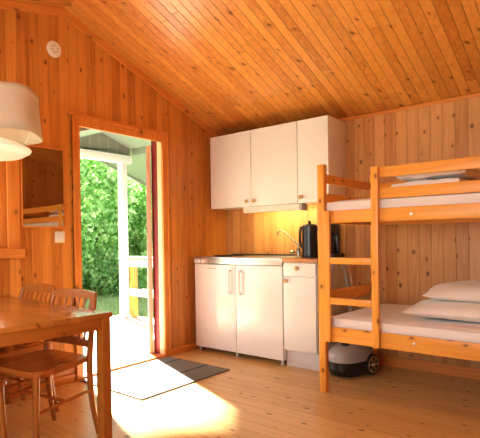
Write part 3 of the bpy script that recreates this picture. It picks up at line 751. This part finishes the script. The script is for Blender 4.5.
for a_, b_ in zip(rings, rings[1:]):
    for i in range(nseg): bm.faces.new((a_[i], a_[(i + 1) % nseg], b_[(i + 1) % nseg], b_[i]))
sh = obj('lamp_shade', bm, M['shade'], p, True)
sm = sh.modifiers.new('thick', 'SOLIDIFY'); sm.thickness = 0.004
zc = ceil_z(LY) - 1.548
bm = bm_new(); tube(bm, [(0, 0, 0.13), (0, 0, zc - 0.02)], 0.004, 8); obj('cord', bm, M['offwhite'], p, True)
bm = bm_new(); lathe(bm, [(0.05, zc - 0.045), (0.05, zc - 0.005), (0, zc - 0.004)], (0, 0, 0), 24); obj('canopy', bm, M['offwhite'], p, True)
bm = bm_new()
for k_ in range(3):
    a = k_ * 2.094 + 0.75
    bm = bm_new(); tube(bm, [(0.02 * math.cos(a), 0.02 * math.sin(a), 0.36), (0.238 * math.cos(a), 0.238 * math.sin(a), 0.36)], 0.003, 6)
    obj('support_arm', bm, M['offwhite'], p, True); bm = bm_new()
    tube(bm, [(0.18 * math.cos(a), 0.18 * math.sin(a), 0.095), (0.236 * math.cos(a), 0.236 * math.sin(a), 0.20)], 0.003, 6)
    obj('support_arm', bm, M['offwhite'], p, True)
bm = bm_new(); lathe(bm, [(0.03, 0.33), (0.03, 0.37), (0.0, 0.375)], (0, 0, 0), 16)
obj('lamp_holder', bm, M['offwhite'], p, True)

# ------------------------------------------------------------------ dining table
t = thing('dining_table', 'orange-stained pine dining table in front of the door wall', 'table', (0.635, -2.985, 0), R(-2))
TX, TY = 0.595, 0.345
bm = bm_new(); box(bm, -TX, TX, -TY, TY, 0.705, 0.731, 0.004); obj('tabletop', bm, M['tabletop'], t, True)
for sx in (-1, 1):
    for sy in (-1, 1):
        bx('leg', M['table_z'], t, sx * (TX - 0.008) - (0.055 if sx > 0 else 0), sx * (TX - 0.008) + (0.055 if sx < 0 else 0), sy * (TY - 0.008) - (0.055 if sy > 0 else 0), sy * (TY - 0.008) + (0.055 if sy < 0 else 0), 0, 0.7045, 0.005)
for sx in (-1, 1): bx('apron', M['table_y'], t, sx * (TX - 0.012) - (0.02 if sx > 0 else 0), sx * (TX - 0.012) + (0.02 if sx < 0 else 0), -TY + 0.064, TY - 0.064, 0.645, 0.7045, 0.003)
for sy in (-1, 1): bx('apron', M['table_x'], t, -TX + 0.064, TX - 0.064, sy * (TY - 0.03) - 0.01, sy * (TY - 0.03) + 0.01, 0.645, 0.7045, 0.003)

# ------------------------------------------------------------------ chairs (seat front towards local -y)
def make_chair(label):
    c = thing('dining_chair', label, 'chair', (0, 0, 0), 0, 'wooden dining chairs')
    # seat outline: wider at the front, rounded
    out = []
    for (x, y) in spline([(0, -0.225, 0), (0.13, -0.223, 0), (0.205, -0.195, 0), (0.215, -0.12, 0), (0.195, 0.05, 0), (0.18, 0.165, 0), (0.15, 0.195, 0), (0, 0.20, 0)], 5) and [(q.x, q.y) for q in spline([(0, -0.225, 0), (0.13, -0.223, 0), (0.205, -0.195, 0), (0.215, -0.12, 0), (0.195, 0.05, 0), (0.18, 0.165, 0), (0.15, 0.195, 0), (0, 0.20, 0)], 5)]:
        out.append((x, y))
    full = out + [(-x, y) for x, y in out[::-1] if x > 0.001]
    bm = bm_new(); prism(bm, full, 'z', 0.425, 0.452)
    es = [e for e in bm.edges if abs(e.verts[0].co.z - e.verts[1].co.z) < 1e-5 and e.is_manifold]
    bmesh.ops.bevel(bm, geom=es, offset=0.008, segments=2, affect='EDGES')
    obj('seat', bm, M['seatw'], c, True)
    bm = bm_new(); small = [(x * 0.74, y * 0.80) for x, y in full]; prism(bm, small, 'z', 0.40, 0.4255); obj('seat_frame', bm, M['chair'], c, True)
    for sx in (-1, 1):
        bm = bm_new(); tube(bm, spline([(sx * 0.195, -0.205, 0), (sx * 0.178, -0.188, 0.25), (sx * 0.17, -0.18, 0.424)], 5), [0.013 + 0.007 * i / 10 for i in range(11)], 12); obj('leg', bm, M['chair'], c, True)
        bm = bm_new(); pts = spline([(sx * 0.185, 0.245, 0), (sx * 0.178, 0.205, 0.2), (sx * 0.178, 0.19, 0.40), (sx * 0.183, 0.205, 0.60), (sx * 0.168, 0.252, 0.785)], 5)
        tube(bm, pts, [0.013 + 0.006 * math.sin(math.pi * i / (len(pts) - 1)) for i in range(len(pts))], 12); obj('leg', bm, M['chair'], c, True)
        bm = bm_new(); tube(bm, [(sx * 0.18, -0.19, 0.235), (sx * 0.178, 0.2, 0.26)], 0.009, 8); obj('stretcher', bm, M['chair'], c, True)
    bm = bm_new(); tube(bm, [(-0.178, 0.005, 0.248), (0.178, 0.005, 0.248)], 0.009, 8); obj('stretcher', bm, M['chair'], c, True)
    # curved top rail
    def rail(z0, z1, y0, bow, nm, th=0.02, hx_=0.2):
        bm = bm_new(); n = 14; A = []
        for i in range(n + 1):
            u = -1 + 2 * i / n; x = u * hx_; y = y0 + bow * (1 - u * u)
            crest = 0.014 * (1 - u * u)
            A.append([bm.verts.new((x, y - th / 2, z0)), bm.verts.new((x, y + th / 2, z0)), bm.verts.new((x, y + th / 2 + 0.012, z1 + crest)), bm.verts.new((x, y - th / 2 + 0.012, z1 + crest))])
        for a_, b_ in zip(A, A[1:]):
            for k_ in range(4): bm.faces.new((a_[k_], a_[(k_ + 1) % 4], b_[(k_ + 1) % 4], b_[k_]))
        bm.faces.new(A[0][::-1]); bm.faces.new(A[-1])
        obj(nm, bm, M['chair'], c, True)
    rail(0.762, 0.800, 0.245, 0.022, 'top_rail', hx_=0.176)
    rail(0.50, 0.53, 0.19, 0.018, 'lower_rail', hx_=0.175)
    for i in range(6):
        x = -0.125 + 0.05 * i; bo = 0.02 * (1 - (x / 0.2) ** 2)
        bm = bm_new(); tube(bm, spline([(x, 0.19 + bo, 0.52), (x * 1.03, 0.205 + bo, 0.62), (x * 1.06, 0.250 + bo, 0.77)], 4), 0.0075, 8); obj('spindle', bm, M['chair'], c, True)
    return c
ch = make_chair('wooden spindle-back chair tucked under the far side of the table, nearest the camera')
ch['label'] = 'spindle-back wooden chair on the door side of the table, nearer its right corner leg'
ch.location = (0.82, -2.82, 0); ch.rotation_euler = (0, 0, R(8))
copy_tree(ch, (0.315, -2.76, 0), R(4), 'spindle-back wooden chair on the door side of the table, in front of the mirror wall')
copy_tree(ch, (0.83, -3.335, 0), R(176), 'wooden chair on the near side of the table, only seat corner and leg showing')

# ------------------------------------------------------------------ camera
C = Vector((3.1752, -4.2835, 1.0966)); yaw, pit, rol = .7543, -.0132, -.0154
fw = Vector((-math.sin(yaw) * math.cos(pit), math.cos(yaw) * math.cos(pit), math.sin(pit)))
r = Vector((math.cos(yaw), math.sin(yaw), 0)); u = r.cross(fw)
r2 = r * math.cos(rol) + u * math.sin(rol); u2 = -r * math.sin(rol) + u * math.cos(rol)
cam = bpy.data.cameras.new('camera'); co = bpy.data.objects.new('camera', cam); col.objects.link(co)
co.matrix_world = Matrix(((r2.x, u2.x, -fw.x, C.x), (r2.y, u2.y, -fw.y, C.y), (r2.z, u2.z, -fw.z, C.z), (0, 0, 0, 1)))
cam.sensor_fit = 'HORIZONTAL'; cam.sensor_width = 36; cam.lens = 488.38 / 480 * 36
cam.shift_x = (240 - 169.58) / 480; cam.shift_y = (246.34 - 219) / 480
cam.clip_start = 0.02
bpy.context.scene.camera = co

# ------------------------------------------------------------------ light
def lamp(name, typ, loc, energy, color, rot=None, look=None, **k):
    l = bpy.data.lights.new(name, typ); l.energy = energy; l.color = color
    for a, b_ in k.items(): setattr(l, a, b_)
    o = bpy.data.objects.new(name, l); col.objects.link(o); o.location = loc
    if look is not None: o.rotation_euler = (Vector(look) - Vector(loc)).to_track_quat('-Z', 'Y').to_euler()
    return o
el = R(29.0); az = Vector((1, -0.455, 0)).normalized()
sd_ = az * math.cos(el) - Vector((0, 0, math.sin(el)))
so = lamp('sun', 'SUN', (-6, 3, 5), 88, (1.0, 0.99, 0.92), angle=R(2.8))
so.rotation_euler = sd_.to_track_quat('-Z', 'Y').to_euler()
lamp('front_fill_light', 'AREA', (2.0, YF + 0.02, 1.35), 41, (0.82, 0.97, 0.94), look=(2.0, 0, 1.2), shape='RECTANGLE', size=2.1, size_y=1.1)  # added soft fill lamp behind the camera, at the unseen front window
lamp('window_light_left', 'AREA', (0.02, -3.15, 1.5), 5, (0.88, 0.96, 0.92), look=(3, -3.0, 1.2), shape='RECTANGLE', size=0.8, size_y=1.1)
lamp('ceiling_fill_light', 'AREA', (2.3, -3.6, 1.9), 7, (0.86, 0.96, 0.90), look=(1.6, -1.6, 3.0), shape='DISK', size=0.7)  # added fill lamp aimed up at the ceiling, no fixture in the room
lamp('sink_tube', 'AREA', (0.76, -0.235, 1.355), 4.5, (1.0, 0.74, 0.28), look=(0.78, -0.02, 1.1), shape='RECTANGLE', size=0.55, size_y=0.05)
lamp('pendant_bulb', 'POINT', (LX, LY, 1.80), 1.0, (1.0, 0.75, 0.45), shadow_soft_size=0.05)

wd = bpy.data.worlds.new('world'); bpy.context.scene.world = wd; wd.use_nodes = True
nt = wd.node_tree; bg = nt.nodes['Background']
sky = nt.nodes.new('ShaderNodeTexSky'); sky.sky_type = 'NISHITA'; sky.sun_disc = False; sky.sun_elevation = R(45); sky.sun_rotation = R(110)
mx = nt.nodes.new('ShaderNodeMix'); mx.data_type = 'RGBA'; mx.inputs[0].default_value = 0.6
nt.links.new(sky.outputs[0], mx.inputs[6]); mx.inputs[7].default_value = (2.2, 2.3, 2.3, 1)
nt.links.new(mx.outputs[2], bg.inputs[0]); bg.inputs[1].default_value = 1.0

vs_ = bpy.context.scene.view_settings
vs_.view_transform = 'Standard'; vs_.look = 'None'; vs_.exposure = 0.0; vs_.gamma = 0.93
cy = bpy.context.scene.cycles
cy.use_denoising = True; cy.max_bounces = 10; cy.diffuse_bounces = 6; cy.sample_clamp_indirect = 8.0
try: cy.denoiser = 'OPENIMAGEDENOISE'
except Exception: pass
